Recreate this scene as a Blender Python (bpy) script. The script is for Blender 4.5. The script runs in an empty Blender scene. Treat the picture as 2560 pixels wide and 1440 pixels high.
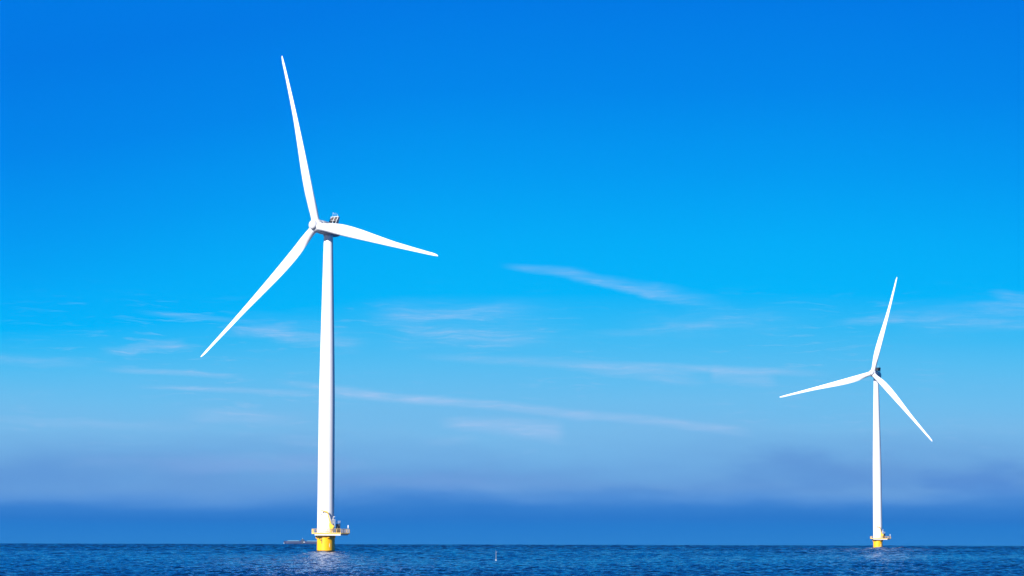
import bpy, bmesh, math, random
from mathutils import Vector, Matrix

R = math.radians
scene = bpy.context.scene
COL = scene.collection
RE = 6371000.0

# ------------------------------------------------------------------ camera
CAM_H = 3.10
cam_d = bpy.data.cameras.new("camera")
cam = bpy.data.objects.new("camera", cam_d)
COL.objects.link(cam)
cam_d.sensor_width = 36.0
cam_d.lens = 6461.2 / 2560.0 * 36.0
cam_d.clip_start = 1.0
cam_d.clip_end = 60000.0
cam.matrix_world = (Matrix.Translation((0, 0, CAM_H)) @ Matrix.Rotation(R(90 + 5.608), 4, 'X')
                    @ Matrix.Rotation(R(0.139), 4, 'Z'))
scene.camera = cam
scene.render.resolution_x = 1024
scene.render.resolution_y = 576

# ------------------------------------------------------------------ exposure
scene.view_settings.view_transform = 'Standard'
scene.view_settings.look = 'None'
EXPO = 0.85
scene.view_settings.exposure = EXPO
scene.view_settings.gamma = 1.0

# ------------------------------------------------------------------ sun
SUN_AZ = 33.0      # degrees to the left of straight behind the camera
SUN_EL = 27.0
sd = Vector((-math.sin(R(SUN_AZ)) * math.cos(R(SUN_EL)), -math.cos(R(SUN_AZ)) * math.cos(R(SUN_EL)), math.sin(R(SUN_EL))))
sun_d = bpy.data.lights.new("sun", 'SUN')
sun_d.energy = 5.0
sun_d.angle = R(0.5)
sun_d.color = (1.0, 0.965, 0.91)
sun = bpy.data.objects.new("sun", sun_d)
COL.objects.link(sun)
sun.rotation_euler = sd.to_track_quat('Z', 'Y').to_euler()
sun.location = (0, -20, 400)


def lin(c):
    c = c / 255.0
    return c / 12.92 if c <= 0.04045 else ((c + 0.055) / 1.055) ** 2.4


def L(r, g, b, a=1.0):
    return (lin(r), lin(g), lin(b), a)


class NB:
    """small helper for node trees"""
    def __init__(s, nt):
        s.nt = nt

    def n(s, typ, **kw):
        nd = s.nt.nodes.new(typ)
        for k, v in kw.items():
            setattr(nd, k, v)
        return nd

    def link(s, a, b):
        s.nt.links.new(a, b)

    def put(s, sock, v):
        if isinstance(v, bpy.types.NodeSocket):
            s.nt.links.new(v, sock)
        else:
            sock.default_value = v

    def m(s, op, a, b=None, c=None, clamp=False):
        nd = s.n('ShaderNodeMath', operation=op, use_clamp=clamp)
        s.put(nd.inputs[0], a)
        if b is not None:
            s.put(nd.inputs[1], b)
        if c is not None:
            s.put(nd.inputs[2], c)
        return nd.outputs[0]

    def vm(s, op, a, b=None, out=0):
        nd = s.n('ShaderNodeVectorMath', operation=op)
        s.put(nd.inputs[0], a)
        if b is not None:
            if op == 'SCALE':
                s.put(nd.inputs['Scale'], b)
            else:
                s.put(nd.inputs[1], b)
        return nd.outputs[out]

    def ss(s, v, a, b, lo=0.0, hi=1.0):
        nd = s.n('ShaderNodeMapRange', interpolation_type='SMOOTHSTEP')
        s.put(nd.inputs['Value'], v)
        s.put(nd.inputs['From Min'], a)
        s.put(nd.inputs['From Max'], b)
        s.put(nd.inputs['To Min'], lo)
        s.put(nd.inputs['To Max'], hi)
        return nd.outputs['Result']

    def noise(s, vec, scale, detail=4, rough=0.5, out='Fac'):
        nd = s.n('ShaderNodeTexNoise')
        s.put(nd.inputs['Vector'], vec)
        nd.inputs['Scale'].default_value = scale
        nd.inputs['Detail'].default_value = detail
        nd.inputs['Roughness'].default_value = rough
        return nd.outputs[out]

    def mix(s, f, a, b, mode='MIX'):
        nd = s.n('ShaderNodeMix', data_type='RGBA', blend_type=mode)
        s.put(nd.inputs[0], f)
        s.put(nd.inputs[6], a)
        s.put(nd.inputs[7], b)
        return nd.outputs[2]


# ------------------------------------------------------------------ world: clear winter sky, haze bank, thin cirrus
world = bpy.data.worlds.new("World")
scene.world = world
world.use_nodes = True
wt = world.node_tree
wt.nodes.clear()
w = NB(wt)
tc = w.n('ShaderNodeTexCoord')
D = tc.outputs['Generated']
sep = w.n('ShaderNodeSeparateXYZ')
w.link(D, sep.inputs[0])
DEG = 57.29578
el = w.m('MULTIPLY', w.m('ARCSINE', sep.outputs['Z']), DEG)
az = w.m('MULTIPLY', w.m('ARCTAN2', sep.outputs['X'], sep.outputs['Y']), DEG)
cmb = w.n('ShaderNodeCombineXYZ')
w.link(az, cmb.inputs[0])
w.link(el, cmb.inputs[1])
P = cmb.outputs[0]


def vmul(v, k):
    return w.vm('MULTIPLY', v, k)


# uneven top of the haze bank
low = w.noise(vmul(P, (0.13, 0.75, 1)), 1.0, 3, 0.45)
low2 = w.noise(vmul(P, (0.5, 1.6, 1)), 1.0, 3, 0.5)
warp = w.m('ADD', w.m('MULTIPLY', w.m('SUBTRACT', low, 0.5), 1.6), w.m('MULTIPLY', w.m('SUBTRACT', low2, 0.5), 0.45))
bank = w.m('MULTIPLY', w.ss(el, 0.25, 1.2), w.ss(el, 4.2, 1.8))
el2 = w.m('ADD', el, w.m('MULTIPLY', warp, bank))
# the sky deepens towards the left, further from the glow of the low haze
side = w.m('MULTIPLY_ADD', w.ss(az, -1.0, -13.0), 1.7, w.m('MULTIPLY', w.ss(az, 6.0, 13.0), 0.35))
el2 = w.m('ADD', el2, w.m('MULTIPLY', side, w.ss(el, 2.8, 6.0)))
# colour of the sky by height above the horizon (degrees)
STOPS = [(-90, (0, 40, 90)), (-0.6, (10, 70, 145)), (-0.04, (36, 120, 199)), (0.35, (28, 113, 197)), (0.5, (34, 109, 194)), (0.72, (50, 118, 199)),
         (0.98, (86, 141, 211)), (1.25, (104, 154, 214)), (1.75, (113, 171, 224)), (2.4, (121, 186, 233)),
         (3.1, (110, 190, 238)), (3.9, (88, 190, 242)), (4.7, (52, 186, 245)), (5.5, (0, 181, 250)),
         (6.6, (0, 173, 249)), (8.2, (0, 154, 243)), (10.0, (0, 134, 236)), (12.0, (0, 121, 230)),
         (20, (0, 92, 196)), (45, (8, 62, 142)), (90, (8, 46, 112))]
LO, HI = -2.0, 14.0
ramp = w.n('ShaderNodeValToRGB')
ramp.color_ramp.interpolation = 'LINEAR'
fr = w.n('ShaderNodeMapRange')
w.link(el2, fr.inputs['Value'])
fr.inputs['From Min'].default_value = LO
fr.inputs['From Max'].default_value = HI
w.link(fr.outputs[0], ramp.inputs[0])


def fill(rampnode, stops, lo, hi):
    cr = rampnode.color_ramp
    st = [((e - lo) / (hi - lo), c) for e, c in stops if lo <= e <= hi]
    cr.elements[0].position = st[0][0]
    cr.elements[0].color = L(*st[0][1])
    cr.elements[1].position = st[-1][0]
    cr.elements[1].color = L(*st[-1][1])
    for p, c in st[1:-1]:
        e = cr.elements.new(p)
        e.color = L(*c)


fill(ramp, STOPS, LO, HI)
ramp2 = w.n('ShaderNodeValToRGB')
fr2 = w.n('ShaderNodeMapRange')
w.link(el, fr2.inputs['Value'])
fr2.inputs['From Min'].default_value = 12.0
fr2.inputs['From Max'].default_value = 90.0
w.link(fr2.outputs[0], ramp2.inputs[0])
fill(ramp2, STOPS, 12.0, 90.0)
sky_low = ramp.outputs[0]
# physical sky overhead, blended in above the band the lens sees
nish = w.n('ShaderNodeTexSky', sky_type='NISHITA')
nish.sun_disc = False
nish.sun_elevation = R(SUN_EL)
nish.sun_rotation = R(180 + SUN_AZ)
nish.air_density = 1.0
nish.dust_density = 0.3
nish.ozone_density = 2.0
nsk = w.mix(1.0, nish.outputs[0], (0.02, 0.055, 0.10, 1), 'MULTIPLY')
high = w.mix(0.5, ramp2.outputs[0], nsk)
sky = w.mix(w.ss(el, 12.5, 24.0), sky_low, high)

# cirrus: streaks given by two ends (azimuth, elevation in degrees), half widths, bow, strength
wz = w.noise(vmul(P, (0.55, 1.6, 1)), 1.0, 4, 0.55, 'Color')
wz = w.vm('MULTIPLY', w.vm('SUBTRACT', wz, (0.5, 0.5, 0.5)), (0.9, 0.36, 0))
PW = w.vm('ADD', P, wz)
hz_ = w.vm('MULTIPLY', w.vm('SUBTRACT', w.noise(vmul(P, (0.45, 1.3, 1)), 1.0, 4, 0.55, 'Color'), (0.5, 0.5, 0.5)), (5.0, 0.9, 0))
PH = w.vm('ADD', P, hz_)
fib = w.noise(w.vm('ADD', vmul(PW, (0.9, 10.0, 1)), (3, 1, 0)), 1.0, 6, 0.66)
fib = w.ss(fib, 0.28, 0.76)
fine = w.noise(vmul(PW, (3.0, 16.0, 1)), 1.0, 4, 0.6)
WISPS = [
    (-3.731, 4.968, 1.781, 4.901, 0.438, 0.505, 0.053, 0.12, 0.30, 0.40, 1),
    (-3.372, 4.440, 1.959, 4.546, 0.371, 0.371, 0.000, 0.10, 0.30, 0.40, 1),
    (1.959, 4.723, 7.260, 4.877, 0.472, 0.438, 0.000, 0.09, 0.30, 0.40, 1),
    (7.697, 4.829, 12.442, 4.901, 0.505, 0.573, 0.000, 0.10, 0.40, 0.20, 1),
    (-6.731, 4.849, -2.663, 4.444, 0.438, 0.371, 0.000, 0.09, 0.40, 0.40, 1),
    (-0.358, 6.112, 1.782, 5.876, 0.084, 0.202, 0.018, 0.22, 0.35, 0.30, 0),
    (0.801, 5.964, 5.327, 5.023, 0.152, 0.303, 0.071, 0.20, 0.15, 0.50, 1),
    (1.069, 5.814, 4.268, 5.320, 0.101, 0.168, 0.000, 0.19, 0.30, 0.40, 1),
    (-3.376, 4.900, 0.446, 5.166, 0.168, 0.236, -0.018, 0.24, 0.30, 0.40, 1),
    (-3.020, 4.778, 1.070, 4.457, 0.202, 0.270, -0.071, 0.24, 0.30, 0.40, 1),
    (0.892, 4.475, 6.208, 4.973, 0.135, 0.168, 0.000, 0.14, 0.40, 0.40, 1),
    (-2.483, 4.091, 1.780, 3.882, 0.118, 0.168, 0.027, 0.22, 0.40, 0.30, 0),
    (0.537, 3.925, 7.336, 3.663, 0.152, 0.118, 0.044, 0.35, 0.20, 0.25, 0),
    (1.070, 3.855, 4.612, 3.587, 0.135, 0.236, -0.035, 0.29, 0.30, 0.35, 1),
    (4.348, 3.746, 5.933, 3.521, 0.270, 0.236, 0.000, 0.30, 0.12, 0.25, 0),
    (-5.483, 3.522, -2.477, 3.118, 0.101, 0.152, 0.035, 0.29, 0.40, 0.20, 0),
    (-4.335, 3.266, -0.881, 3.018, 0.135, 0.168, 0.035, 0.35, 0.20, 0.30, 0),
    (-2.654, 3.161, 1.957, 2.732, 0.135, 0.185, 0.053, 0.37, 0.15, 0.15, 0),
    (1.071, 2.846, 5.485, 2.386, 0.152, 0.152, 0.044, 0.35, 0.15, 0.20, 0),
    (-1.765, 2.634, 1.248, 2.395, 0.168, 0.371, 0.027, 0.45, 0.25, 0.12, 0),
    (-8.482, 5.018, -5.145, 4.761, 0.084, 0.101, 0.018, 0.19, 0.40, 0.50, 0),
    (-9.161, 4.070, -7.074, 4.361, 0.135, 0.202, 0.053, 0.35, 0.40, 0.30, 1),
    (-7.774, 4.352, -6.721, 4.189, 0.152, 0.118, 0.000, 0.20, 0.30, 0.60, 1),
    (-6.550, 4.516, -4.614, 4.651, 0.135, 0.270, 0.027, 0.32, 0.40, 0.30, 1),
    (-5.495, 4.528, -3.105, 4.220, 0.270, 0.202, 0.035, 0.27, 0.30, 0.35, 1),
    (-11.736, 3.918, -8.896, 3.811, 0.168, 0.168, 0.018, 0.19, 0.20, 0.40, 1),
    (-9.241, 3.746, -5.660, 3.574, 0.084, 0.101, 0.018, 0.35, 0.30, 0.40, 0),
    (-8.628, 3.377, -3.981, 3.207, 0.084, 0.118, 0.018, 0.32, 0.40, 0.20, 0),
    (-7.487, 2.749, -4.240, 2.649, 0.236, 0.202, 0.035, 0.30, 0.30, 0.50, 0),
    (-11.707, 2.600, -6.348, 2.512, 0.135, 0.135, 0.018, 0.16, 0.20, 0.50, 1),
    (6.909, 4.792, 9.006, 4.930, 0.135, 0.202, 0.018, 0.19, 0.40, 0.30, 1),
    (8.309, 4.911, 11.756, 4.634, 0.202, 0.168, 0.035, 0.14, 0.30, 0.20, 1),
    (9.701, 5.045, 11.765, 5.102, 0.168, 0.303, 0.000, 0.14, 0.40, 0.20, 1),
    (10.396, 5.384, 11.597, 5.305, 0.135, 0.236, 0.000, 0.17, 0.40, 0.20, 1),
    (-7.907, 1.764, -2.467, 1.705, 0.236, 0.236, 0.000, 0.10, 0.40, 0.40, 1),
    (-5.819, 2.261, -3.354, 2.142, 0.152, 0.168, 0.000, 0.13, 0.40, 0.40, 1),
    (-2.205, 2.191, -0.435, 2.329, 0.168, 0.168, 0.000, 0.10, 0.40, 0.40, 1),
]
acc = {0: None, 1: None}
for (a0, e0, a1, e1, w0, w1, bow, st, h0, h1, soft) in WISPS:
    dx, dy = a1 - a0, e1 - e0
    ln = math.hypot(dx, dy)
    q = w.vm('SUBTRACT', PW if soft else w.vm('ADD', P, w.vm('SCALE', wz, 0.3)), (a0, e0, 0))
    t = w.vm('DOT_PRODUCT', q, (dx / ln / ln, dy / ln / ln, 0), out=1)
    b = w.vm('DOT_PRODUCT', q, (-dy / ln, dx / ln, 0), out=1)
    par = w.m('MULTIPLY', w.m('MULTIPLY', t, w.m('SUBTRACT', 1.0, t)), 4 * bow)
    dd = w.m('ABSOLUTE', w.m('SUBTRACT', b, par))
    ww = w.m('MULTIPLY_ADD', t, w1 - w0, w0)
    g = w.ss(w.m('DIVIDE', dd, w.m('MAXIMUM', ww, 0.01)), 1.0, 0.1)
    env = w.m('MULTIPLY', w.ss(t, 0.0, h0), w.ss(t, 1.0, 1.0 - h1))
    v = w.m('MULTIPLY', w.m('MULTIPLY', g, env), st)
    acc[soft] = v if acc[soft] is None else w.m('ADD', acc[soft], v)
tex = w.m('MULTIPLY_ADD', w.m('MULTIPLY', fib, w.m('ADD', fine, 0.5)), 0.8, 0.28)
streak = w.m('MULTIPLY_ADD', w.m('MULTIPLY', fib, w.m('ADD', fine, 0.5)), 0.45, 0.42)
cir = w.m('ADD', w.m('MULTIPLY', acc[1], tex), w.m('MULTIPLY', acc[0], streak), clamp=True)
# a general veil of very faint cirrus between 3 and 5.5 degrees
veil = w.m('MULTIPLY', w.m('MULTIPLY', w.ss(el, 1.2, 3.0), w.ss(el, 5.9, 4.6)), w.ss(fib, 0.55, 1.0))
veil = w.m('MULTIPLY', veil, w.ss(w.noise(vmul(P, (0.22, 0.8, 1)), 1.0, 2), 0.38, 0.62))
cir = w.m('ADD', cir, w.m('MULTIPLY', veil, 0.16), clamp=True)
sky = w.mix(cir, sky, L(186, 206, 243))
# patches of greyer and of mauve haze low over the sea
for (a_, e_, ra, re_, k_, c_) in ((6.1, 1.75, 1.7, 0.42, 0.45, (88, 138, 208)), (7.0, 1.35, 2.6, 0.35, 0.42, (84, 134, 205)), (10.3, 1.45, 1.6, 0.5, 0.6, (80, 132, 207)),
                                  (2.2, 1.02, 2.6, 0.25, 0.4, (72, 132, 206)), (-6.2, 1.75, 3.2, 0.30, 0.45, (128, 166, 223)), (-10.5, 1.5, 2.2, 0.6, 0.45, (92, 146, 212)), (-1.5, 1.3, 3.0, 0.25, 0.35, (122, 162, 220))):
    q = w.vm('MULTIPLY', w.vm('SUBTRACT', PH, (a_, e_, 0)), (1.0 / ra, 1.0 / re_, 0))
    f_ = w.m('MULTIPLY', w.ss(w.vm('LENGTH', q, out=1), 1.15, 0.15), k_)
    sky = w.mix(f_, sky, L(*c_))
bg = w.n('ShaderNodeBackground')
w.link(sky, bg.inputs['Color'])
bg.inputs['Strength'].default_value = 2.0 ** -EXPO
wo = w.n('ShaderNodeOutputWorld')
w.link(bg.outputs[0], wo.inputs['Surface'])


# ------------------------------------------------------------------ materials
def mat(name, col, rough=0.5, metal=0.0, vary=0.06, scale=1.5, spec=0.5, build=None):
    m = bpy.data.materials.new(name)
    m.use_nodes = True
    nb = NB(m.node_tree)
    bs = m.node_tree.nodes['Principled BSDF']
    bs.inputs['Roughness'].default_value = rough
    bs.inputs['Metallic'].default_value = metal
    bs.inputs['Specular IOR Level'].default_value = spec
    g = nb.n('ShaderNodeTexCoord')
    nz = nb.noise(g.outputs['Object'], scale, 5, 0.6)
    f = nb.ss(nz, 0.3, 0.7)
    c2 = tuple(x * (1 - vary) for x in col)
    out = nb.mix(f, (*c2, 1), (*col, 1))
    if build:
        out = build(nb, g, out)
    nb.put(bs.inputs['Base Color'], out)
    nb.put(bs.inputs['Roughness'], nb.m('MULTIPLY_ADD', nz, 0.12, rough - 0.06))
    return m


def tower_wear(nb, g, base):
    # rain streaks and the joints between rolled cans
    sp = nb.n('ShaderNodeSeparateXYZ')
    nb.link(g.outputs['Object'], sp.inputs[0])
    st = nb.noise(nb.vm('MULTIPLY', g.outputs['Object'], (2.2, 2.2, 0.05)), 1.0, 4, 0.6)
    st = nb.ss(st, 0.5, 0.85)
    out = nb.mix(nb.m('MULTIPLY', st, 0.10), base, (0.42, 0.42, 0.40, 1))
    fr_ = nb.m('FRACT', nb.m('DIVIDE', sp.outputs['Z'], 2.9))
    seam = nb.ss(nb.m('ABSOLUTE', nb.m('SUBTRACT', fr_, 0.5)), 0.02, 0.0)
    out = nb.mix(nb.m('MULTIPLY', seam, 0.10), out, (0.43, 0.43, 0.44, 1))
    return out


def yellow_wear(nb, g, base):
    sp = nb.n('ShaderNodeSeparateXYZ')
    nb.link(g.outputs['Object'], sp.inputs[0])
    nz = nb.noise(nb.vm('MULTIPLY', g.outputs['Object'], (1.0, 1.0, 1.4)), 1.0, 5, 0.6)
    z = nb.m('ADD', sp.outputs['Z'], nb.m('MULTIPLY', nb.m('SUBTRACT', nz, 0.5), 0.35))
    f = nb.ss(z, 0.58, 0.44)
    out = nb.mix(f, base, (0.018, 0.014, 0.010, 1))       # dark growth at the splash line
    st = nb.noise(nb.vm('MULTIPLY', g.outputs['Object'], (2.6, 2.6, 0.25)), 1.0, 4, 0.6)
    rust = nb.m('MULTIPLY', nb.ss(st, 0.60, 0.80), 0.35)
    return nb.mix(rust, out, (0.42, 0.20, 0.03, 1))


M_WHITE = mat("white_tower_paint", (0.70, 0.70, 0.71), 0.42, vary=0.03, scale=0.4, build=tower_wear)
M_BLADE = mat("white_gelcoat", (0.70, 0.70, 0.71), 0.36, vary=0.03, scale=0.5)
M_HUB = mat("hub_paint", (0.54, 0.54, 0.56), 0.4, vary=0.04, scale=0.8)
M_NAC = mat("nacelle_paint", (0.42, 0.42, 0.44), 0.42, vary=0.05, scale=0.8)
M_YEL = mat("yellow_marine_paint", (0.82, 0.42, 0.0), 0.40, vary=0.05, scale=0.9, build=yellow_wear)
M_YELB = mat("yellow_bracket_paint", (0.82, 0.42, 0.0), 0.4, vary=0.08, scale=3)
M_RAIL = mat("yellow_railing_paint", (0.80, 0.52, 0.14), 0.45, vary=0.15, scale=3)
M_CRANE = mat("yellow_crane_paint", (0.84, 0.47, 0.03), 0.45, vary=0.12, scale=3)
M_DECK = mat("galvanised_deck_beam", (0.72, 0.70, 0.68), 0.5, vary=0.12, scale=1.2)
M_GRAT = mat("deck_grating", (0.22, 0.20, 0.17), 0.7, vary=0.3, scale=4)
M_PALE = mat("pale_grey_metal", (0.66, 0.67, 0.68), 0.45, vary=0.1, scale=3)
M_CAB = mat("dark_blue_grey_cabinet", (0.06, 0.075, 0.10), 0.5, vary=0.2, scale=2)
M_FIN = mat("radiator_fins", (0.17, 0.13, 0.12), 0.6, vary=0.3, scale=6)
M_SIDE = mat("grey_side_panel", (0.20, 0.23, 0.28), 0.5, vary=0.15, scale=3)
M_BLACK = mat("black_trim_and_shade", (0.015, 0.015, 0.018), 0.6, vary=0.2, scale=4)  # hook and tray colour; also the painted shade on the far radiator
M_HULL = mat("ship_hull_paint", (0.012, 0.020, 0.080), 0.6, vary=0.25, scale=0.15)
M_HATCH = mat("pale_green_hatch_covers", (0.16, 0.30, 0.34), 0.5, vary=0.2, scale=0.2)
M_HOUSE = mat("ship_dark_housing", (0.03, 0.035, 0.05), 0.5, vary=0.2, scale=0.3)
M_SHIPW = mat("ship_white_paint", (0.75, 0.76, 0.76), 0.5, vary=0.1, scale=0.3)
M_STAKE = mat("weathered_grey_pole", (0.16, 0.19, 0.23), 0.6, vary=0.3, scale=6)
M_FLOAT = mat("white_float_plastic", (0.82, 0.80, 0.78), 0.4, vary=0.05, scale=6)

# ------------------------------------------------------------------ mesh helpers


def finish(name, bm, material, parent=None, smooth=True, matrix=None, angle=35):
    bmesh.ops.recalc_face_normals(bm, faces=bm.faces[:])
    me = bpy.data.meshes.new(name)
    bm.to_mesh(me)
    bm.free()
    if smooth:
        for p in me.polygons:
            p.use_smooth = True
        me.set_sharp_from_angle(angle=R(angle))
    me.materials.append(material)
    o = bpy.data.objects.new(name, me)
    COL.objects.link(o)
    if parent is not None:
        o.parent = parent
    if matrix is not None:
        o.matrix_local = matrix
    return o


def lathe(bm, prof, seg=64, cap=True, origin=(0, 0, 0)):
    """prof: (radius, z) from bottom to top, around z"""
    rings = []
    ox, oy, oz = origin
    for r, z in prof:
        rings.append([bm.verts.new((ox + r * math.cos(2 * math.pi * i / seg), oy + r * math.sin(2 * math.pi * i / seg), oz + z)) for i in range(seg)])
    for a, b in zip(rings, rings[1:]):
        for i in range(seg):
            j = (i + 1) % seg
            bm.faces.new((a[i], a[j], b[j], b[i]))
    if cap:
        bm.faces.new(rings[0][::-1])
        bm.faces.new(rings[-1])
    return rings


def box(bm, c, s, rot=None):
    vs = []
    for x in (-.5, .5):
        for y in (-.5, .5):
            for z in (-.5, .5):
                v = Vector((x * s[0], y * s[1], z * s[2]))
                if rot is not None:
                    v = rot @ v
                vs.append(bm.verts.new(v + Vector(c)))
    for f in ((0, 1, 3, 2), (4, 6, 7, 5), (0, 4, 5, 1), (2, 3, 7, 6), (0, 2, 6, 4), (1, 5, 7, 3)):
        bm.faces.new([vs[i] for i in f])


def bar(bm, a, b, r, seg=8, r2=None):
    a, b = Vector(a), Vector(b)
    r2 = r if r2 is None else r2
    d = (b - a).normalized()
    u = d.orthogonal().normalized()
    v = d.cross(u)
    A = [bm.verts.new(a + r * (u * math.cos(2 * math.pi * i / seg) + v * math.sin(2 * math.pi * i / seg))) for i in range(seg)]
    B = [bm.verts.new(b + r2 * (u * math.cos(2 * math.pi * i / seg) + v * math.sin(2 * math.pi * i / seg))) for i in range(seg)]
    for i in range(seg):
        j = (i + 1) % seg
        bm.faces.new((A[i], A[j], B[j], B[i]))
    bm.faces.new(A[::-1])
    bm.faces.new(B)


def path(bm, pts, r, seg=8):
    for a, b in zip(pts, pts[1:]):
        bar(bm, a, b, r, seg)
    for p in pts[1:-1]:
        bmesh.ops.create_uvsphere(bm, u_segments=8, v_segments=6, radius=r * 1.01, matrix=Matrix.Translation(p))


def prism(bm, pts, z0, z1):
    A = [bm.verts.new((x, y, z0)) for x, y in pts]
    B = [bm.verts.new((x, y, z1)) for x, y in pts]
    n = len(pts)
    for i in range(n):
        j = (i + 1) % n
        bm.faces.new((A[i], A[j], B[j], B[i]))
    bm.faces.new(A[::-1])
    bm.faces.new(B)


def loft(bm, secs, cap=True):
    rings = [[bm.verts.new(p) for p in s] for s in secs]
    n = len(rings[0])
    for a, b in zip(rings, rings[1:]):
        for i in range(n):
            j = (i + 1) % n
            bm.faces.new((a[i], a[j], b[j], b[i]))
    if cap:
        bm.faces.new(rings[0][::-1])
        bm.faces.new(rings[-1])


def bev(bm, w_, seg=2):
    bmesh.ops.bevel(bm, geom=[e for e in bm.edges if e.calc_face_angle(0) > R(40)], offset=w_, segments=seg, affect='EDGES', clamp_overlap=True)


# ------------------------------------------------------------------ water: one sheet following the curve of the earth
def make_water():
    import numpy as np
    rng = np.random.default_rng(11)
    # radii: coarse, then fine where the lens looks along the waves, then coarse to past the horizon
    fine_r = []
    r = 205.0
    while r < 4300:
        fine_r.append(r)
        r *= 1.00105
    rad = [6, 40, 90, 140, 180] + fine_r + [4400, 4750, 5100, 5400, 5700, 5950, 6150, 6300, 6450, 6650, 6900, 7300, 7800, 8500]
    rad = np.array(rad)
    half = R(14.5)
    fine_t = np.linspace(-half, half, 680)
    coarse_t = np.linspace(half, 2 * math.pi - half, 60)[1:-1]
    th = np.concatenate([fine_t, coarse_t])
    Rr, Tt = np.meshgrid(rad, th, indexing='ij')
    X = Rr * np.sin(Tt)
    Y = Rr * np.cos(Tt)
    Zs = -(Rr ** 2) / 2 / RE
    mask_t = np.clip((half - np.abs(Tt)) / R(1.2), 0, 1) * (Tt <= half)
    mask_r = np.clip((Rr - 205) / 6, 0, 1) * np.clip((4300 - Rr) / 300, 0, 1)
    step = np.maximum(Rr * 0.00105, Rr * (fine_t[1] - fine_t[0]))
    H = np.zeros_like(X)
    fine = slice(5, 5 + len(fine_r))
    nf = len(fine_t)
    x, y, st = X[fine, :nf], Y[fine, :nf], step[fine, :nf]
    h = np.zeros_like(x)
    NW = 64
    for k in range(NW):
        lam = 0.75 * (13.0 / 0.75) ** ((k + rng.random()) / NW)
        ang = rng.normal(R(195), R(34))
        kk = 2 * math.pi / lam
        slope = WAVE_SLOPE * math.sqrt(2.0 / NW) * 1.0
        amp = slope / kk
        lod = np.clip((lam / st - 2.0) / 2.0, 0, 1)
        if lam > 2.2:
            lod = lod * ((0.42 if lam < 5 else 0.15) + 1.25 * np.clip((y - 480) / 900, 0, 1))
        h += lod * amp * np.sin(kk * (x * math.sin(ang) + y * math.cos(ang)) + rng.random() * 6.283)
    # gusts: calmer and rougher lanes
    g = 1.0 + 0.22 * np.sin(x * 0.021 + 1.3 * np.sin(y * 0.004) + 1) * np.sin(y * 0.013 + 0.9 * np.sin(x * 0.011)) + 0.12 * np.sin(x * 0.05 - y * 0.021)
    H[fine, :nf] = h * g
    Z = Zs + H * mask_t * mask_r
    nr, nt_ = X.shape
    co = np.stack([X, Y, Z], -1).reshape(-1, 3)
    co = np.vstack([co, [[0, 0, 0]]])
    i = np.arange(nr - 1)[:, None] * nt_
    j0 = np.arange(nt_)[None, :]
    j1 = (j0 + 1) % nt_
    quads = np.stack([i + j0, i + nt_ + j0, i + nt_ + j1, i + j1], -1).reshape(-1, 4)
    tris = np.stack([np.full(nt_, nr * nt_), j0[0], j1[0]], -1)
    me = bpy.data.meshes.new("water")
    me.vertices.add(len(co))
    me.vertices.foreach_set('co', co.astype(np.float32).ravel())
    loops = np.concatenate([quads.ravel(), tris.ravel()]).astype(np.int32)
    me.loops.add(len(loops))
    me.loops.foreach_set('vertex_index', loops)
    nq, ntr = len(quads), len(tris)
    me.polygons.add(nq + ntr)
    ls = np.concatenate([np.arange(nq) * 4, nq * 4 + np.arange(ntr) * 3]).astype(np.int32)
    me.polygons.foreach_set('loop_start', ls)
    me.polygons.foreach_set('use_smooth', np.ones(nq + ntr, dtype=bool))
    me.update(calc_edges=True)
    if me.polygons[len(me.polygons) // 3].normal.z < 0:
        me.flip_normals()
    m = bpy.data.materials.new("sea_water")
    m.use_nodes = True
    nb = NB(m.node_tree)
    bs = m.node_tree.nodes['Principled BSDF']
    gm = nb.n('ShaderNodeNewGeometry')
    pos = gm.outputs['Position']

    def slope_(scale, amp, stretch=(1, 1, 1), detail=2, rough=0.6, off=(0, 0, 0)):
        c_ = nb.noise(nb.vm('ADD', nb.vm('MULTIPLY', pos, stretch), off), scale, detail, rough, 'Color')
        return nb.vm('MULTIPLY', nb.vm('SUBTRACT', c_, (0.5, 0.5, 0.5)), (amp, amp, 0))
    s1 = slope_(3.2, 0.95, (1, 0.8, 1), 3, 0.6)
    s2 = slope_(0.5, 0.25, (1, 1.2, 1), 2, 0.5, (31, 7, 0))
    # the sheet is smooth far out, so the unresolved waves there are carried by the normal alone
    far = nb.ss(nb.vm('LENGTH', pos, out=1), 2500.0, 4500.0)
    s3 = nb.vm('SCALE', slope_(0.12, 2.6, (1, 1, 1), 4, 0.65, (5, 17, 0)), far)
    s_ = nb.vm('ADD', nb.vm('ADD', s1, s2), s3)
    nrm = nb.vm('NORMALIZE', nb.vm('ADD', s_, gm.outputs['Normal']))
    nb.link(nrm, bs.inputs['Normal'])
    bs.inputs['Base Color'].default_value = WATER_BODY
    bs.inputs['Roughness'].default_value = 0.12
    bs.inputs['IOR'].default_value = 1.333
    me.materials.append(m)
    o = bpy.data.objects.new("water", me)
    COL.objects.link(o)
    o['kind'] = 'structure'
    return o


WAVE_SLOPE = 0.30
WATER_BODY = (0.0, 0.017, 0.076, 1)
make_water()

# ------------------------------------------------------------------ wind turbine meshes
HUB_H = 94.78
TILT = 5.6
OVER = 5.31           # rotor plane ahead of tower axis
ROT_R = 54.0
TP_TOP = 4.85
DECK_Z = 5.45         # top of deck


def interp(x, xs, ys):
    if x <= xs[0]:
        return ys[0]
    for a, b, c, d in zip(xs, xs[1:], ys, ys[1:]):
        if x <= b:
            t = (x - a) / (b - a)
            return c + (d - c) * t
    return ys[-1]


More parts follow.
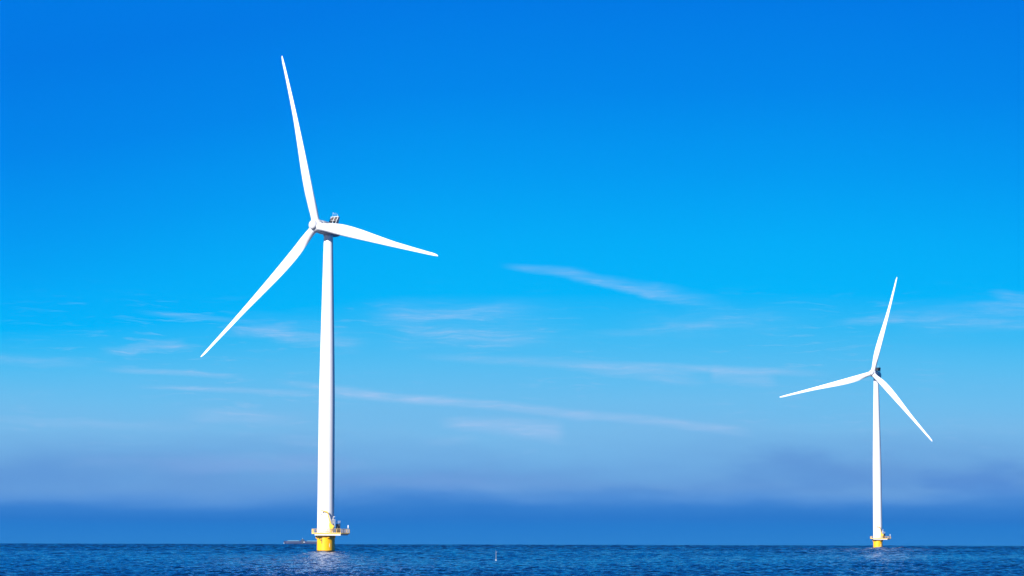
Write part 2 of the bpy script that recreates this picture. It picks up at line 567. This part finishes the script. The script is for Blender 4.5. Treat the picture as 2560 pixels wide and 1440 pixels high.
def smooth_interp(x, xs, ys):
    # average of a few neighbours, so the outline has no corners
    h = 1.0
    return sum(interp(x + k * h, xs, ys) for k in (-1, -.5, 0, .5, 1)) / 5


def blade_bm():
    """radial = +z, leading edge towards +x, upwind = +y"""
    bm = bmesh.new()
    N = 36
    secs = []
    rs = [1.55, 1.8, 2.4, 3.2, 4, 5, 6, 7, 8, 9, 10, 11, 12, 13, 14.5, 16, 18, 20, 23, 26, 29, 32, 35, 38, 41, 44, 47, 49.5, 51.3, 52.5, 53.2, 53.65, 53.9, 54.0]
    for r in rs:
        chord = smooth_interp(r, [0, 2.5, 4.5, 7, 11, 15, 20, 25, 34, 43, 51], [2.3, 2.3, 2.55, 3.05, 3.30, 3.22, 2.90, 2.42, 1.62, 1.15, 0.78])
        if r > 50:
            k = (r - 50) / 4.0
            chord *= max(0.06, math.sqrt(max(0.0, 1 - k ** 2.6)))
        thick = smooth_interp(r, [0, 2.6, 5, 8, 13, 20, 30, 54], [1.0, 1.0, 0.80, 0.52, 0.33, 0.24, 0.19, 0.15])
        rnd = smooth_interp(r, [0, 2.4, 8.0, 60], [1, 1, 0, 0])
        twist = R(smooth_interp(r, [0, 4, 10, 20, 35, 54], [5, 5, 5, 4, 2, 0.5]))
        le = interp(r, [0, 3, 12, 54], [1.15, 1.15, 1.06, 0.32])
        if r > 50:
            le = min(le, 0.36 + 0.0) * (0.4 + 0.6 * chord / 0.85)
        pre = 2.15 * (r / ROT_R) ** 2.2
        ca, sa = math.cos(twist), math.sin(twist)
        sec = []
        for i in range(N):
            a = 2 * math.pi * i / N
            xc = 0.5 - 0.5 * math.cos(a)            # 0 = LE
            # circle
            ycirc = 0.5 * math.sin(a)
            yt = thick / 0.2 * (0.2969 * math.sqrt(xc) - 0.126 * xc - 0.3516 * xc ** 2 + 0.2843 * xc ** 3 - 0.1015 * xc ** 4)
            yair = (1 if math.sin(a) >= 0 else -1) * abs(yt) + 0.05 * math.sin(math.pi * xc)
            yy = (ycirc * rnd + yair * (1 - rnd)) * chord
            xx = le - xc * chord
            sec.append((xx * ca - yy * sa * 1.0, yy * ca + xx * sa + pre, r))
        secs.append(sec)
    loft(bm, secs)
    return bm


def tower_bm():
    bm = bmesh.new()
    prof = []
    z0, z1 = DECK_Z + 0.02, HUB_H - 2.0
    for i in range(41):
        t = i / 40
        z_ = z0 + (z1 - z0) * t
        r = sum(interp(z_ + k, [5, 17, 44, 58, 77, 84, 92.8], [2.49, 2.45, 2.34, 2.10, 1.69, 1.52, 1.32]) for k in (-4, -2, 0, 2, 4)) / 5
        prof.append((r, z0 + (z1 - z0) * t))
    prof = [(2.55, z0), (2.55, z0 + 0.14)] + [(r, z if k else z0 + 0.141) for k, (r, z) in enumerate(prof)]
    lathe(bm, prof, 96)
    return bm


def nacelle_bm():
    """axis along +y = upwind, z up (already tilted by the object); origin on the tower axis at hub height"""
    bm = bmesh.new()
    secs = []
    #          y,    half width, half height, vertical centre, squareness
    prof = [(3.99, 1.75, 1.75, 0.0, 2.0), (3.85, 1.92, 1.92, 0, 2.0), (3.4, 2.0, 2.0, 0, 2.0), (2.2, 2.03, 2.03, 0, 2.0), (2.15, 1.98, 1.98, 0, 2.1),
            (1.2, 1.98, 1.97, 0, 2.3), (0, 1.95, 1.95, 0, 2.5), (-1.6, 1.92, 1.92, 0, 2.6), (-3.0, 1.82, 1.84, 0.02, 2.6), (-3.9, 1.6, 1.64, 0.08, 2.5), (-4.35, 1.3, 1.32, 0.14, 2.4), (-4.5, 0.9, 0.9, 0.18, 2.2)]
    N = 48
    for y, a, b, zc, p in prof:
        s = []
        for i in range(N):
            t = 2 * math.pi * i / N
            c, sn = math.cos(t), math.sin(t)
            s.append((a * math.copysign(abs(c) ** (2 / p), c), y, zc + b * math.copysign(abs(sn) ** (2 / p), sn)))
        secs.append(s)
    loft(bm, secs)
    # yaw bearing skirt
    lathe(bm, [(1.33, -2.15), (1.36, -2.05), (1.36, -1.7)], 48)
    return bm


def hub_bm():
    """axis +y upwind, origin at rotor centre"""
    bm = bmesh.new()
    N = 48
    secs = []
    prof = [(-1.35, 1.5), (-1.33, 1.72), (-1.1, 1.86), (-0.6, 1.98), (0.0, 2.0), (0.5, 1.92), (0.9, 1.74), (1.15, 1.52), (1.2, 1.42), (1.24, 1.40), (1.7, 1.38), (1.95, 1.28), (2.15, 1.08), (2.3, 0.78), (2.38, 0.42), (2.4, 0.05)]
    for y, r in prof:
        secs.append([(r * math.cos(2 * math.pi * i / N), y, r * math.sin(2 * math.pi * i / N)) for i in range(N)])
    loft(bm, secs)
    return bm


def collar_bm():
    bm = bmesh.new()
    lathe(bm, [(1.18, 1.2), (1.24, 1.62), (1.24, 1.98), (1.16, 2.06)], 40)
    return bm


DECK_OUT = [(-3.1, -3.75), (-3.85, -2.9), (-3.85, 2.7), (-3.0, 3.6), (4.2, 3.6), (6.95, 1.2), (6.95, -0.9), (4.75, -3.75)]


def inset(poly, d, dx=0):
    cx = sum(p[0] for p in poly) / len(poly)
    cy = sum(p[1] for p in poly) / len(poly)
    out = []
    n = len(poly)
    for i in range(n):
        p0, p1, p2 = Vector(poly[i - 1]), Vector(poly[i]), Vector(poly[(i + 1) % n])
        e1 = (p1 - p0).normalized()
        e2 = (p2 - p1).normalized()
        n1 = Vector((e1.y, -e1.x))
        n2 = Vector((e2.y, -e2.x))
        if n1.dot(Vector((cx, cy)) - p1) < 0:
            n1 = -n1
        if n2.dot(Vector((cx, cy)) - p1) < 0:
            n2 = -n2
        b = (n1 + n2)
        b = b / max(0.3, b.dot(n1))
        out.append(tuple(p1 + b * d))
    return out


def rail_segments(side):
    n = len(DECK_OUT)
    pts = inset(DECK_OUT, 0.07)
    return [(Vector((*pts[i], 0)), Vector((*pts[(i + 1) % n], 0))) for i in range(n)]


MESH = {}


def shared(key, make):
    """one mesh datablock per kind of part, shared by both turbines"""
    if key not in MESH:
        MESH[key] = make()
    return MESH[key]


def part(name, key, make, material, parent, matrix=None, smooth=True):
    if key in MESH:
        o = bpy.data.objects.new(name, MESH[key])
        COL.objects.link(o)
        o.parent = parent
        if matrix is not None:
            o.matrix_local = matrix
        return o
    o = finish(name, make(), material, parent, smooth, matrix)
    MESH[key] = o.data
    return o


def mk(fn):
    def f():
        bm = bmesh.new()
        fn(bm)
        return bm
    return f


def foundation_fn(bm):
    lathe(bm, [(2.5, -6.0), (2.5, TP_TOP - 0.12), (2.62, TP_TOP - 0.1), (2.62, TP_TOP)], 96)
    # vertical boat-landing rub strip and J-tube on the shaded side
    bar(bm, (2.45, 1.2, -4), (2.45, 1.2, TP_TOP - .3), 0.16, 10)


def bracket_fn(bm):
    # rounded plate bracket standing proud of the foundation, along +x
    prism_pts = [(-0.0, -0.85), (0.30, -0.85), (0.42, -0.72), (0.44, -0.3), (0.44, 0.0), (0.0, 0.0)]
    A = [bm.verts.new((x, -0.28, z)) for x, z in prism_pts]
    B = [bm.verts.new((x, 0.28, z)) for x, z in prism_pts]
    n = len(prism_pts)
    for i in range(n):
        j = (i + 1) % n
        bm.faces.new((A[i], A[j], B[j], B[i]))
    bm.faces.new(A[::-1])
    bm.faces.new(B)
    bev(bm, 0.06)


def beams_fn(bm):
    inn = inset(DECK_OUT, 0.25)
    # front girder, back girder, cross girders, the angled end girder
    z0, z1 = TP_TOP + 0.004, DECK_Z - 0.16
    fr_y = -3.42
    box(bm, (0.85, fr_y, (z0 + z1) / 2), (7.6, 0.16, z1 - z0))
    box(bm, (0.85, 3.2, (z0 + z1) / 2), (7.2, 0.16, z1 - z0))
    for x in (-2.8, -1.4, 0.0, 1.4, 2.8, 4.2):
        box(bm, (x, -0.1, (z0 + z1) / 2 + .003), (0.14, 6.4, z1 - z0 - .02))


def endbox_fn(bm):
    # sloping underside of the lay-down area that reaches out to the right
    z1 = DECK_Z - 0.163
    top = [(4.52, -3.33), (6.7, -0.9), (6.7, 1.1), (4.3, 3.2)]
    bot = [(4.32, -3.30), (6.35, -0.8), (6.35, 1.0), (4.25, 3.1)]
    A = [bm.verts.new((x, y, TP_TOP + 0.02)) for x, y in bot]
    B = [bm.verts.new((x, y, z1)) for x, y in top]
    for i in range(4):
        j = (i + 1) % 4
        bm.faces.new((A[i], A[j], B[j], B[i]))
    bm.faces.new(A[::-1])
    bm.faces.new(B)


def deck_fn(bm):
    prism(bm, DECK_OUT, DECK_Z - 0.15, DECK_Z)


def railing_fn(bm):
    z = DECK_Z
    H = 1.25
    for k, (a, b) in enumerate(rail_segments(0)):
        Lg = (b - a).length
        n = max(1, round(Lg / (1.35 if k != 6 else 0.75)))
        for hh, rr in ((H, 0.055), (H * .55, 0.04)):
            bar(bm, a + Vector((0, 0, z + hh)), b + Vector((0, 0, z + hh)), rr, 8)
        d = (b - a).normalized()
        box(bm, (a + b) / 2 + Vector((0, 0, z + 0.12)), (Lg, 0.05, 0.20), Matrix.Rotation(math.atan2(d.y, d.x), 3, 'Z'))
        for i in range(n):
            p = a + (b - a) * (i / n)
            bar(bm, p + Vector((0, 0, z - 0.12)), p + Vector((0, 0, z + H)), 0.06, 8)


def crane_base_fn(bm):
    # slewing column with a wedge shaped winch housing
    lathe(bm, [(0.34, 0), (0.34, 0.12), (0.16, 0.16), (0.16, 1.35)], 24)
    pts = [(-0.28, 1.25), (0.3, 1.25), (0.95, 1.95), (0.85, 2.15), (-0.1, 2.95), (-0.45, 3.0), (-0.5, 2.2)]
    A = [bm.verts.new((x, -0.42, z)) for x, z in pts]
    B = [bm.verts.new((x, 0.42, z)) for x, z in pts]
    n = len(pts)
    for i in range(n):
        j = (i + 1) % n
        bm.faces.new((A[i], A[j], B[j], B[i]))
    bm.faces.new(A[::-1])
    bm.faces.new(B)


def crane_boom_fn(bm):
    def beam(a, b, w0, w1, t):
        a, b = Vector(a), Vector(b)
        d = (b - a).normalized()
        up = Vector((0, 1, 0)).cross(d).normalized()
        s = []
        for p, ww in ((a, w0), (b, w1)):
            s.append([p + up * ww / 2 + Vector((0, t, 0)), p + up * ww / 2 - Vector((0, t, 0)), p - up * ww / 2 - Vector((0, t, 0)), p - up * ww / 2 + Vector((0, t, 0))])
        loft(bm, s)
    beam((-0.1, 0, 2.5), (-1.05, 0, 6.25), 0.24, 0.22, 0.11)
    beam((-1.0, 0, 6.15), (-2.55, 0, 6.6), 0.32, 0.2, 0.12)
    beam((-2.5, 0, 6.6), (-2.95, 0, 6.45), 0.3, 0.34, 0.10)
    # folding cylinder
    bar(bm, (0.0, 0, 3.0), (-0.85, 0.0, 5.0), 0.09, 10)
    bar(bm, (-0.85, 0, 5.9), (-1.6, 0.0, 6.2), 0.08, 10)


def crane_hook_fn(bm):
    bar(bm, (-2.75, 0, 6.42), (-2.75, 0, 5.6), 0.025, 6)
    bmesh.ops.create_uvsphere(bm, u_segments=10, v_segments=8, radius=0.16, matrix=Matrix.Translation((-2.75, 0, 5.5)))
    bar(bm, (-2.75, 0, 5.4), (-2.68, 0, 5.2), 0.04, 6)


def ladder_fn(bm):
    # caged stair frame beside the tower door
    for x in (0.0, 0.62):
        for y in (0.0, 0.55):
            bar(bm, (x, y, 0), (x, y, 4.1), 0.045, 8)
    for i in range(9):
        zz = 0.35 + i * 0.44
        bar(bm, (0, 0, zz), (0.62, 0, zz), 0.03, 6)
    for zz in (1.2, 2.2, 3.2, 4.1):
        for a, b in (((0, 0), (0, .55)), ((.62, 0), (.62, .55)), ((0, .55), (.62, .55)), ((0, 0), (.62, 0))):
            bar(bm, (*a, zz), (*b, zz), 0.04, 6)
    box(bm, (0.31, 0.27, 2.42), (0.62, 0.5, 0.1))


def cabinet_fn(bm):
    box(bm, (0, 0, 1.32), (1.15, 1.3, 2.62))
    bev(bm, 0.04)
    box(bm, (0, 0, 2.68), (1.3, 1.45, 0.10))
    box(bm, (-0.0, -0.66, 1.3), (0.8, 0.03, 2.0))


def cabinet_rail_fn(bm):
    for x in (-.58, -0.2, 0.2, .58):
        for y in (-.65, .65):
            bar(bm, (x, y, 2.73), (x, y, 3.6), 0.028, 6)
    for y in (-.65, .65):
        for zz in (3.2, 3.6):
            bar(bm, (-.58, y, zz), (.58, y, zz), 0.025, 6)
    for x in (-.58, .58):
        bar(bm, (x, -.65, 3.6), (x, .65, 3.6), 0.025, 6)


def lamp_fn(bm):
    path(bm, [Vector(p) for p in ((0, 0, 0), (0, 0, 4.5), (0.05, 0, 4.75), (0.18, 0, 4.88), (0.34, 0, 4.86))], 0.07)
    box(bm, (0.4, 0, 4.8), (0.26, 0.2, 0.14))


def nav_pole_fn(bm):
    bar(bm, (0, 0, 0), (0, 0, 1.55), 0.04, 8)


def nav_light_fn(bm):
    lathe(bm, [(0.10, 1.5), (0.135, 1.56), (0.135, 2.28), (0.10, 2.36), (0.03, 2.42)], 16)


def rub_fn(bm):
    box(bm, (0, 0, 0), (0.10, 0.05, 1.0))


def door_fn(bm):
    # tower door, curved with the tower
    prof = []
    Rr = 2.485
    secs = []
    for i in range(9):
        a = R(-90 + 28 + (i - 4) * 2.6)
        secs.append([(Rr * math.cos(a), Rr * math.sin(a), DECK_Z + 0.3), (Rr * math.cos(a), Rr * math.sin(a), DECK_Z + 2.4), ((Rr - .08) * math.cos(a), (Rr - .08) * math.sin(a), DECK_Z + 2.4), ((Rr - .08) * math.cos(a), (Rr - .08) * math.sin(a), DECK_Z + 0.3)])
    loft(bm, secs)


def digit9_fn(bm):
    """painted figure 9, wrapped on the foundation"""
    Rr = 2.512
    a0 = R(-90 - 29)

    def P3(u, v, k=0.0):
        a = a0 + u / Rr
        return ((Rr + k) * math.cos(a), (Rr + k) * math.sin(a), 3.35 + v)
    N = 28
    r0, r1 = 0.22, 0.47
    for k in range(N):
        a, b = 2 * math.pi * k / N, 2 * math.pi * (k + 1) / N
        q = [bm.verts.new(P3(r * math.cos(t), 0.42 + r * math.sin(t))) for r, t in ((r0, a), (r1, a), (r1, b), (r0, b))]
        bm.faces.new(q)
    q = [bm.verts.new(P3(u, v)) for u, v in ((0.22, 0.42), (0.47, 0.42), (0.47, -0.85), (0.22, -0.85))]
    # the tail sits a hair proud of the ring
    for v_ in q:
        v_.co *= 1.0
        d = Vector((v_.co.x, v_.co.y, 0)).normalized() * 0.004
        v_.co += d
    bm.faces.new(q)


def cooler_frame_fn(bm):
    # rear top radiator: white frame, leaning back; local x = width, y = upwind, z = up
    Wd, Ht = 2.75, 2.3
    t = 0.085
    for x in (-Wd / 2, 0, Wd / 2):
        box(bm, (x, 0, Ht / 2), (t * 2, 0.22, Ht))
    box(bm, (0, 0.0, Ht), (Wd + 0.22, 0.26, 0.16))
    box(bm, (0, 0.0, 0.95), (Wd - 0.02, 0.18, 0.12))


def cooler_side_fn(bm):
    Ht = 2.3
    A = [(0, 0.1, -0.45), (0, 0.1, Ht + .05), (0, -0.45, Ht + .05), (0, -1.0, -0.3)]
    loft(bm, [[(p[0] - .03, p[1], p[2]) for p in A], [(p[0] + .03, p[1], p[2]) for p in A]])


def cooler_fins_fn(bm):
    for x0 in (-0.75, 0.75):
        box(bm, (x0, -0.04, 1.58), (1.24, 0.12, 1.02))
        for i in range(12):
            box(bm, (x0 - 0.56 + i * 0.102, 0.04, 1.58), (0.03, 0.06, 1.0))


def cooler_tray_fn(bm):
    for x0 in (-0.75, 0.75):
        box(bm, (x0, 0.0, 0.68), (1.25, 0.4, 0.36))
        box(bm, (x0, -0.02, 0.25), (0.5, 0.3, 0.46))


def sensor_fn(kind):
    def fn(bm):
        if kind == 0:      # stubby pole
            bar(bm, (0, 0, 0), (0, 0, 0.75), 0.05, 8)
            lathe(bm, [(0.07, 0.7), (0.09, 0.75), (0.09, 0.95), (0.05, 1.0)], 12)
        elif kind == 1:    # bent arm with vane
            path(bm, [Vector(p) for p in ((0, 0, 0), (0, 0, 0.9), (-0.35, 0, 1.6))], 0.03)
            box(bm, (-0.42, 0, 1.7), (0.3, 0.03, 0.2))
        else:              # mast with cup anemometer
            path(bm, [Vector(p) for p in ((0, 0, 0), (0, 0, 1.5))], 0.03)
            for k in range(3):
                a = 2 * math.pi * k / 3
                bar(bm, (0, 0, 1.5), (0.16 * math.cos(a), 0.16 * math.sin(a), 1.5), 0.012, 5)
                bmesh.ops.create_uvsphere(bm, u_segments=8, v_segments=6, radius=0.06, matrix=Matrix.Translation((0.18 * math.cos(a), 0.18 * math.sin(a), 1.5)))
    return fn


def make_turbine(x, y, yaw, az0, label, number):
    base = bpy.data.objects.new("wind_turbine", None)
    COL.objects.link(base)
    base.location = (x, y, -(x * x + y * y) / 2 / RE)
    base['label'] = label
    base['category'] = 'wind turbine'
    base['group'] = 'white offshore wind turbines'
    T = Matrix.Translation
    part("tower", 'tower', tower_bm, M_WHITE, base)
    f = part("foundation", 'found', mk(foundation_fn), M_YEL, base)
    for ang in (180 - 3, 270 + 22, 0 - 8, 90):
        part("bracket", 'bracket', mk(bracket_fn), M_YELB, f, Matrix.Rotation(R(ang), 4, 'Z') @ T((2.46, 0, TP_TOP - 0.02)))
    ru = part("rub_strip", 'rub', mk(rub_fn), M_FLOAT, f, Matrix.Rotation(R(-90 + 32), 4, 'Z') @ T((0, 0, 0)) @ Matrix.Rotation(R(90), 4, 'Z') @ T((0, -2.53, 2.0)))
    if number:
        part("number_nine", 'nine', mk(digit9_fn), M_DARKNUM, f, smooth=False)
    pl = part("platform", 'deck', mk(deck_fn), M_RAIL, base, smooth=False)
    part("support_beam", 'beams', mk(beams_fn), M_DECK, pl, smooth=False)
    part("end_girder", 'endbox', mk(endbox_fn), M_DECK, pl, smooth=False)
    part("railing", 'railing', mk(railing_fn), M_RAIL, pl)
    Z = DECK_Z + 0.003
    cr = part("crane", 'crane', mk(crane_base_fn), M_CRANE, base, T((1.75, -3.05, Z)))
    part("boom", 'boom', mk(crane_boom_fn), M_CRANE, cr)
    part("hook", 'hook', mk(crane_hook_fn), M_BLACK, cr)
    part("ladder_cage", 'ladder', mk(ladder_fn), M_PALE, base, T((2.15, -1.7, Z)))
    cb = part("cabinet", 'cabinet', mk(cabinet_fn), M_CAB, base, T((3.55, 1.3, Z)), smooth=False)
    part("roof_railing", 'cabrail', mk(cabinet_rail_fn), M_PALE, cb)
    part("lamp_post", 'lamp', mk(lamp_fn), M_PALE, base, T((2.3, -2.2, Z)))
    nv = part("light_pole", 'navp', mk(nav_pole_fn), M_PALE, base, T((6.6, -0.6, Z)))
    part("navigation_light", 'navl', mk(nav_light_fn), M_FLOAT, nv)
    part("door", 'door', mk(door_fn), M_PALE, base)

    # nacelle frame: x = right of rotor disc seen from the front, y = upwind, z = up
    yw = R(yaw)
    tl = R(TILT)
    n = Vector((-math.sin(yw) * math.cos(tl), -math.cos(yw) * math.cos(tl), math.sin(tl)))
    rr = Vector((math.cos(yw), -math.sin(yw), 0))
    uu = rr.cross(n)
    if uu.z < 0:
        uu = -uu
    # right handed basis (x, y, z) = (-rr, n, uu)
    B = Matrix((-rr, n, uu)).transposed().to_4x4()
    NM = T((0, 0, HUB_H)) @ B
    na = part("nacelle", 'nacelle', nacelle_bm, M_NAC, base, NM)
    lean = Matrix.Rotation(R(24), 4, 'X')
    cf = part("radiator_frame", 'coolf' if number else 'coolb', mk(cooler_frame_fn), M_PALE if number else M_BLACK, na, T((0, -1.45, 2.05)) @ lean, smooth=False)  # far turbine's frame is coloured black to stand in for shade
    part("radiator_fins", 'coolr%d' % number, mk(cooler_fins_fn), M_FIN if number else M_BLACK, na, T((0, -1.45, 2.05)) @ lean, smooth=False)  # far fins get the same painted shade
    part("cooling_tray", 'coolt', mk(cooler_tray_fn), M_BLACK, na, T((0, -1.45, 2.05)) @ lean, smooth=False)
    for xx in (-1.52, 1.52):
        part("side_panel", 'cools', mk(cooler_side_fn), M_SIDE, na, T((0, -1.45, 2.05)) @ lean @ T((xx, 0, 0)), smooth=False)
    top = T((0, -1.45, 2.05)) @ lean @ T((0, 0, 2.36)) @ Matrix.Rotation(R(-24 - TILT), 4, 'X')
    for k, (xx, kd) in enumerate(((1.0, 1), (0.35, 2), (-0.35, 2), (-1.0, 0))):
        part("wind_sensor", 'sens%d' % kd, mk(sensor_fn(kd)), M_PALE, na, top @ T((xx, 0, -0.04)) @ Matrix.Scale(0.72, 4))
    HM = NM @ T((0, OVER, 0))
    hub = part("hub", 'hub', hub_bm, M_HUB, base, HM)
    bmesh_ = None
    for k in range(3):
        a = R(az0 + 120 * k)
        rad = math.sin(a) * rr + math.cos(a) * uu
        tan = math.cos(a) * rr - math.sin(a) * uu
        cn = R(3.5)
        zr = rad * math.cos(cn) + n * math.sin(cn)
        yu = n * math.cos(cn) - rad * math.sin(cn)
        # tangent, upwind, radial : mesh x = leading edge, y = upwind, z = radial
        BM = Matrix((tan, yu, zr)).transposed().to_4x4()
        BM.translation = HM.translation
        part("blade", 'blade', blade_bm, M_BLADE, base, BM)
        part("blade_collar", 'collar', collar_bm, M_BLADE, hub, HM.inverted() @ BM)
    return base


M_DARKNUM = mat("dark_figure_paint", (0.06, 0.035, 0.004), 0.5, vary=0.3, scale=6)

make_turbine(-54.17, 756.95, 38.055, -15.46,
             "large nearer white wind turbine on yellow foundation marked with a 9, standing in the sea", True)
make_turbine(199.24, 1411.7, 29.44, 16.22,
             "smaller distant white wind turbine on plain yellow foundation, radiator behind its hub darkened by painted shade", False)


# ------------------------------------------------------------------ ship on the horizon
def make_ship():
    Dy = 4200.0
    x0, x1 = -368.0, -289.5
    zb = -(Dy * Dy + 330 ** 2) / 2 / RE
    root = bpy.data.objects.new("cargo_ship", None)
    COL.objects.link(root)
    root.location = ((x0 + x1) / 2, Dy, zb)
    root['label'] = "long low dark cargo ship with pale hatch covers far off on the horizon"
    root['category'] = 'ship'
    h = (x1 - x0) / 2
    # hull: stations along x with sheer
    bm = bmesh.new()
    st = [(-h, 0.3, 5.3), (-h + 1.2, 2.0, 5.2), (-h + 4, 4.2, 5.0), (-h + 8, 5.0, 4.7), (-8, 5.2, 4.6), (-16 + 1, 5.2, 4.8), (-10, 5.2, 6.0), (-7, 5.2, 6.0), (-3, 5.2, 4.5), (h - 8, 5.2, 4.3), (h - 3, 4.6, 4.4), (h, 3.4, 4.6)]
    st.sort(key=lambda s: s[0])
    secs = []
    for x, hw, top in st:
        rk = 1.5 if x < -h + 2 else 0
        secs.append([(x + rk, -hw * .75, -1.6), (x, -hw, 1.0), (x, -hw, top), (x, hw, top), (x, hw, 1.0), (x + rk, hw * .75, -1.6)])
    loft(bm, secs)
    finish("hull", bm, M_HULL, root, smooth=False)
    for a, b, zt in ((-h + 6.5, -14.5, 4.85), (-1.5, 5.5, 4.65), (6.0, h - 9, 4.5)):
        bm = bmesh.new()
        box(bm, ((a + b) / 2, 0, zt + 0.42), (b - a, 8.2, 0.8))
        bev(bm, 0.25)
        finish("hatch_cover", bm, M_HATCH, root, smooth=False)
    bm = bmesh.new()
    box(bm, (-8.6, 0, 6.6), (4.6, 7.5, 1.4))
    box(bm, (-9.3, 0, 7.5), (2.6, 4.5, 0.8))
    bev(bm, 0.15)
    wh = finish("wheelhouse", bm, M_HOUSE, root, smooth=False)
    bm = bmesh.new()
    bar(bm, (-9.3, 0, 7.8), (-9.3, 0, 9.6), 0.12)
    finish("mast", bm, M_SHIPW, wh)
    bm = bmesh.new()
    box(bm, (-6.6, -5.26, 3.1), (3.4, 0.1, 0.7))
    finish("name_board", bm, M_SHIPW, root, smooth=False)
    bm = bmesh.new()
    box(bm, (-8.6, -5.3, 2.9), (2.6, 0.14, 4.6))
    finish("side_fender", bm, M_HOUSE, root, smooth=False)
    bm = bmesh.new()
    bmesh.ops.create_uvsphere(bm, u_segments=14, v_segments=8, radius=1.0, matrix=Matrix.Translation((-h + 0.6, 0, 1.3)) @ Matrix.Diagonal((0.7, 1.6, 1.2, 1)))
    finish("bow_fender", bm, M_PALE, root)


make_ship()


# ------------------------------------------------------------------ marker stake in the water
def make_stake():
    Dy = 424.0
    x = -2.5
    zb = -Dy * Dy / 2 / RE
    root = bpy.data.objects.new("marker_buoy", None)
    COL.objects.link(root)
    root.location = (x, Dy, zb)
    root['label'] = "thin grey pole buoy with white float upright in the open water"
    root['category'] = 'buoy'
    bm = bmesh.new()
    bar(bm, (0, 0, -0.4), (0, 0, 1.32), 0.055, 12, 0.05)
    finish("pole", bm, M_STAKE, root)
    bm = bmesh.new()
    lathe(bm, [(0.056, -0.12), (0.065, -0.06), (0.072, 0.04), (0.068, 0.15), (0.056, 0.22)], 20)
    finish("float", bm, M_FLOAT, root)
    bm = bmesh.new()
    bar(bm, (0, 0, 1.28), (0.14, 0, 1.52), 0.035, 8)
    finish("arm", bm, M_STAKE, root)
    bm = bmesh.new()
    bar(bm, (-0.03, 0, 1.3), (-0.05, 0, 1.78), 0.02, 8)
    finish("antenna", bm, M_STAKE, root)


make_stake()


# ------------------------------------------------------------------ haze
HAZE = True
if HAZE:
    bm = bmesh.new()
    box(bm, (0, 0, (-7.0 + 160) / 2), (17600, 17600, 167))
    m = bpy.data.materials.new("haze_air")
    m.use_nodes = True
    m.node_tree.nodes.clear()
    nb = NB(m.node_tree)
    pv = nb.n('ShaderNodeVolumePrincipled')
    pv.inputs['Color'].default_value = (0.10, 0.50, 1.0, 1)
    pv.inputs['Density'].default_value = 0.00002
    pv.inputs['Anisotropy'].default_value = 0.0
    om = nb.n('ShaderNodeOutputMaterial')
    nb.link(pv.outputs[0], om.inputs['Volume'])
    hz = finish("haze", bm, m, smooth=False)
    hz['kind'] = 'stuff'
    hz.data.materials[0] = m
